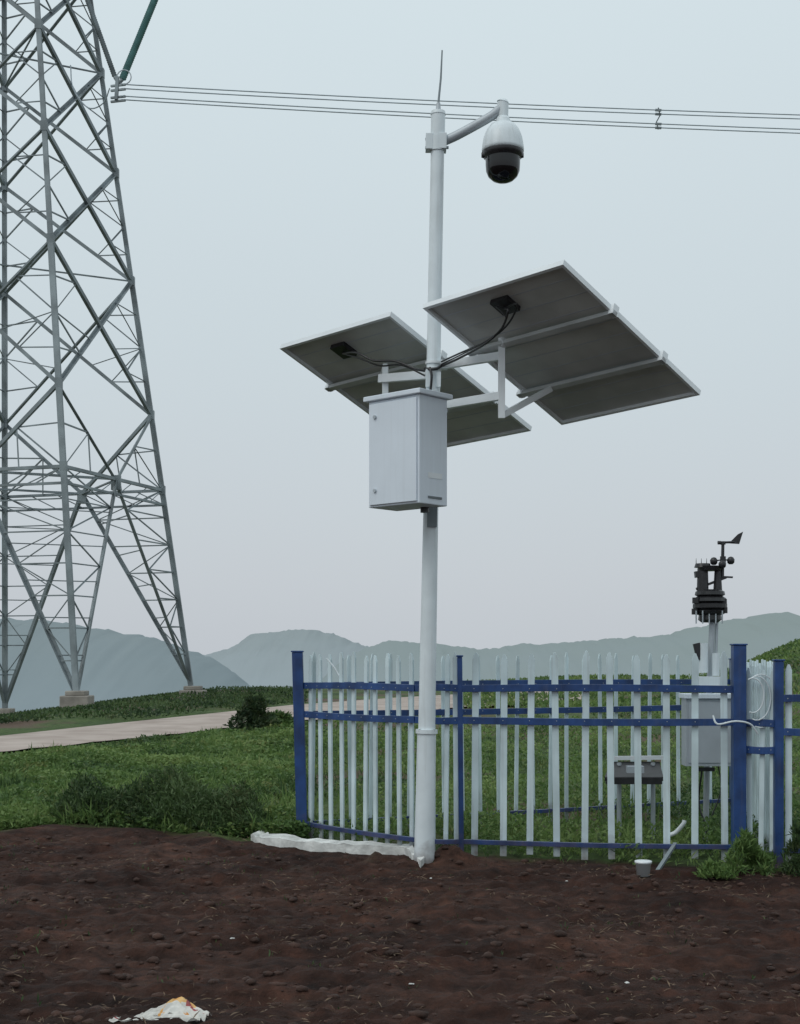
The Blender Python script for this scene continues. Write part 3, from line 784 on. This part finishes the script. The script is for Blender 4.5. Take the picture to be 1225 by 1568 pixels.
g_=G(412,1118); bush('shrub',(g_.x+.2,g_.y+.3,g_.z),.45,.42,2200,.11,'leaf',.3)
pos=[];ln=[]
while len(pos)<22000:
    d=random.uniform(30,58); px=random.uniform(-60,470); x=(px-CX)*d/F
    py=HY+(CZ-H(x,d))*F/d
    if py>np.interp(px,[p[0] for p in fr],[p[1] for p in fr])-4: continue
    if nv(x,d,.35,88)<-.2: continue
    pos.append((x,d,H(x,d)+.1*random.random())); ln.append(random.uniform(.06,.16))
ln=np.array(ln); leaves('roadside_grass',np.array(pos),ln,ln*.4,.9,'leafd')
pos=[];ln=[]
while len(pos)<30000:
    d=random.uniform(34,90); px=random.uniform(700,1330); x=(px-CX)*d/F
    v=nv(x,d,.12,40)+(.25 if px>1120 else 0)
    if v<.0: continue
    pos.append((x,d,H(x,d)+.13*random.random()*(.6+v))); ln.append(random.uniform(.08,.22))
ln=np.array(ln); leaves('field_crop',np.array(pos),ln,ln*.4,.9,'leaf')
cs=[]
for _ in range(150):
    d=5.6+5*random.random()**.8; x=random.uniform(-.31,.31)*d
    if d>soil_edge(x): continue
    cs.append(((x,d,Hn(x,d)),random.uniform(.15,.55)))
blades('soil_weeds',cs,9,.12,.13,.007,'leafd')
pos=[];ln=[];wd=[]
for _ in range(5500):
    d=5+6*random.random(); x=random.uniform(-.32,.32)*d
    if d>soil_edge(x)+.2 or nv(x,d,1.3,17)<.04: continue
    pos.append((x,d,Hn(x,d)+.014)); ln.append(random.uniform(.015,.07)); wd.append(random.uniform(.002,.007))
leaves('straw_litter',np.array(pos),np.array(ln),np.array(wd),.1,'straw')
cl=MB()
ico=bmesh.new(); bmesh.ops.create_icosphere(ico,subdivisions=1,radius=1); iv=[v.co.copy() for v in ico.verts]; iff=[tuple(v.index for v in f.verts) for f in ico.faces]; ico.free()
for _ in range(4200):
    d=5+6.2*random.random(); x=random.uniform(-.33,.33)*d
    if d>soil_edge(x)-.05 or nv(x,d,1.9,71)<-.2: continue
    r=.005+.028*random.random()**4; z=Hn(x,d)+r*.05; sd=random.random()*50; ax=random.uniform(.8,1.5)
    cl.add([(x+v.x*r*ax*(1+.8*noise.noise(v*1.7+Vector((sd,0,0)))),d+v.y*r*(1+.8*noise.noise(v*1.7+Vector((0,sd,0)))),z+v.z*r*.6*(1+.5*noise.noise(v*2+Vector((0,0,sd))))) for v in iv],iff,'clod',True)
cl.obj('soil_clods')
db=MB()
for (px,py,r) in ((355,1443,.016),(118,1150,.03),(290,1121,.05),(630,1505,.012),(660,1350,.012),(868,1352,.01),(960,1508,.014)):
    g_=G(px,py); db.add([(g_.x+v.x*r*random.uniform(.6,1.3),g_.y+v.y*r*.6,Hn(g_.x,g_.y)+.004+v.z*r*.4*random.uniform(.5,1.3)) for v in iv],iff,'curb')
db.obj('pale_stones')

# ---------------------------------------------------------------- world / light / camera
w=bpy.data.worlds.new('World'); scene.world=w; w.use_nodes=True; nt=w.node_tree; N=nt.nodes; L=nt.links
for n in list(N): N.remove(n)
sk=N.new('ShaderNodeTexSky'); sk.sky_type='NISHITA'; sk.sun_disc=False; sk.dust_density=4; sk.air_density=1.2
b1=N.new('ShaderNodeBackground'); b1.inputs[1].default_value=.08; L.new(sk.outputs[0],b1.inputs[0])
tcn=N.new('ShaderNodeTexCoord'); sp=N.new('ShaderNodeSeparateXYZ'); L.new(tcn.outputs['Generated'],sp.inputs[0])
cn=N.new('ShaderNodeTexNoise'); cn.inputs['Scale'].default_value=1.6; cn.inputs['Detail'].default_value=3; L.new(tcn.outputs['Generated'],cn.inputs['Vector'])
ma=N.new('ShaderNodeMath'); ma.operation='MULTIPLY_ADD'; ma.inputs[1].default_value=.14; ma.inputs[2].default_value=-.07; L.new(cn.outputs['Fac'],ma.inputs[0])
ad=N.new('ShaderNodeMath'); L.new(ma.outputs[0],ad.inputs[0]); L.new(sp.outputs['Z'],ad.inputs[1])
r=N.new('ShaderNodeValToRGB'); e=r.color_ramp.elements
e[0].position=0; e[0].color=(.57,.61,.655,1); e[1].position=1; e[1].color=(.84,.93,.97,1)
for p_,c_ in ((.06,(.595,.64,.685)),(.22,(.635,.715,.755)),(.45,(.70,.80,.84))): k=e.new(p_); k.color=(*c_,1)
L.new(ad.outputs[0],r.inputs['Fac'])
b2=N.new('ShaderNodeBackground'); b2.inputs[1].default_value=1.0; L.new(r.outputs[0],b2.inputs[0])
mx=N.new('ShaderNodeMixShader'); mx.inputs[0].default_value=.91; L.new(b1.outputs[0],mx.inputs[1]); L.new(b2.outputs[0],mx.inputs[2])
ow=N.new('ShaderNodeOutputWorld'); L.new(mx.outputs[0],ow.inputs['Surface'])
sl=bpy.data.lights.new('sun','SUN'); sl.energy=.7; sl.angle=math.radians(30); sl.color=(1,.97,.93)
so=bpy.data.objects.new('sun',sl); scene.collection.objects.link(so)
sd=Vector((-.55,-.5,.85)).normalized(); so.rotation_euler=sd.to_track_quat('Z','Y').to_euler()
sk.sun_elevation=math.asin(sd.z); sk.sun_rotation=math.atan2(sd.x,sd.y)
cd=bpy.data.cameras.new('camera'); co=bpy.data.objects.new('camera',cd); scene.collection.objects.link(co)
co.location=(0,0,CZ); co.rotation_euler=(math.pi/2,0,0); cd.sensor_fit='HORIZONTAL'; cd.sensor_width=36; cd.lens=36*F/1225; cd.shift_y=226/1225
cd.clip_end=6000; cd.clip_start=.1
scene.camera=co
scene.view_settings.view_transform='Standard'; scene.view_settings.look='None'; scene.view_settings.exposure=0
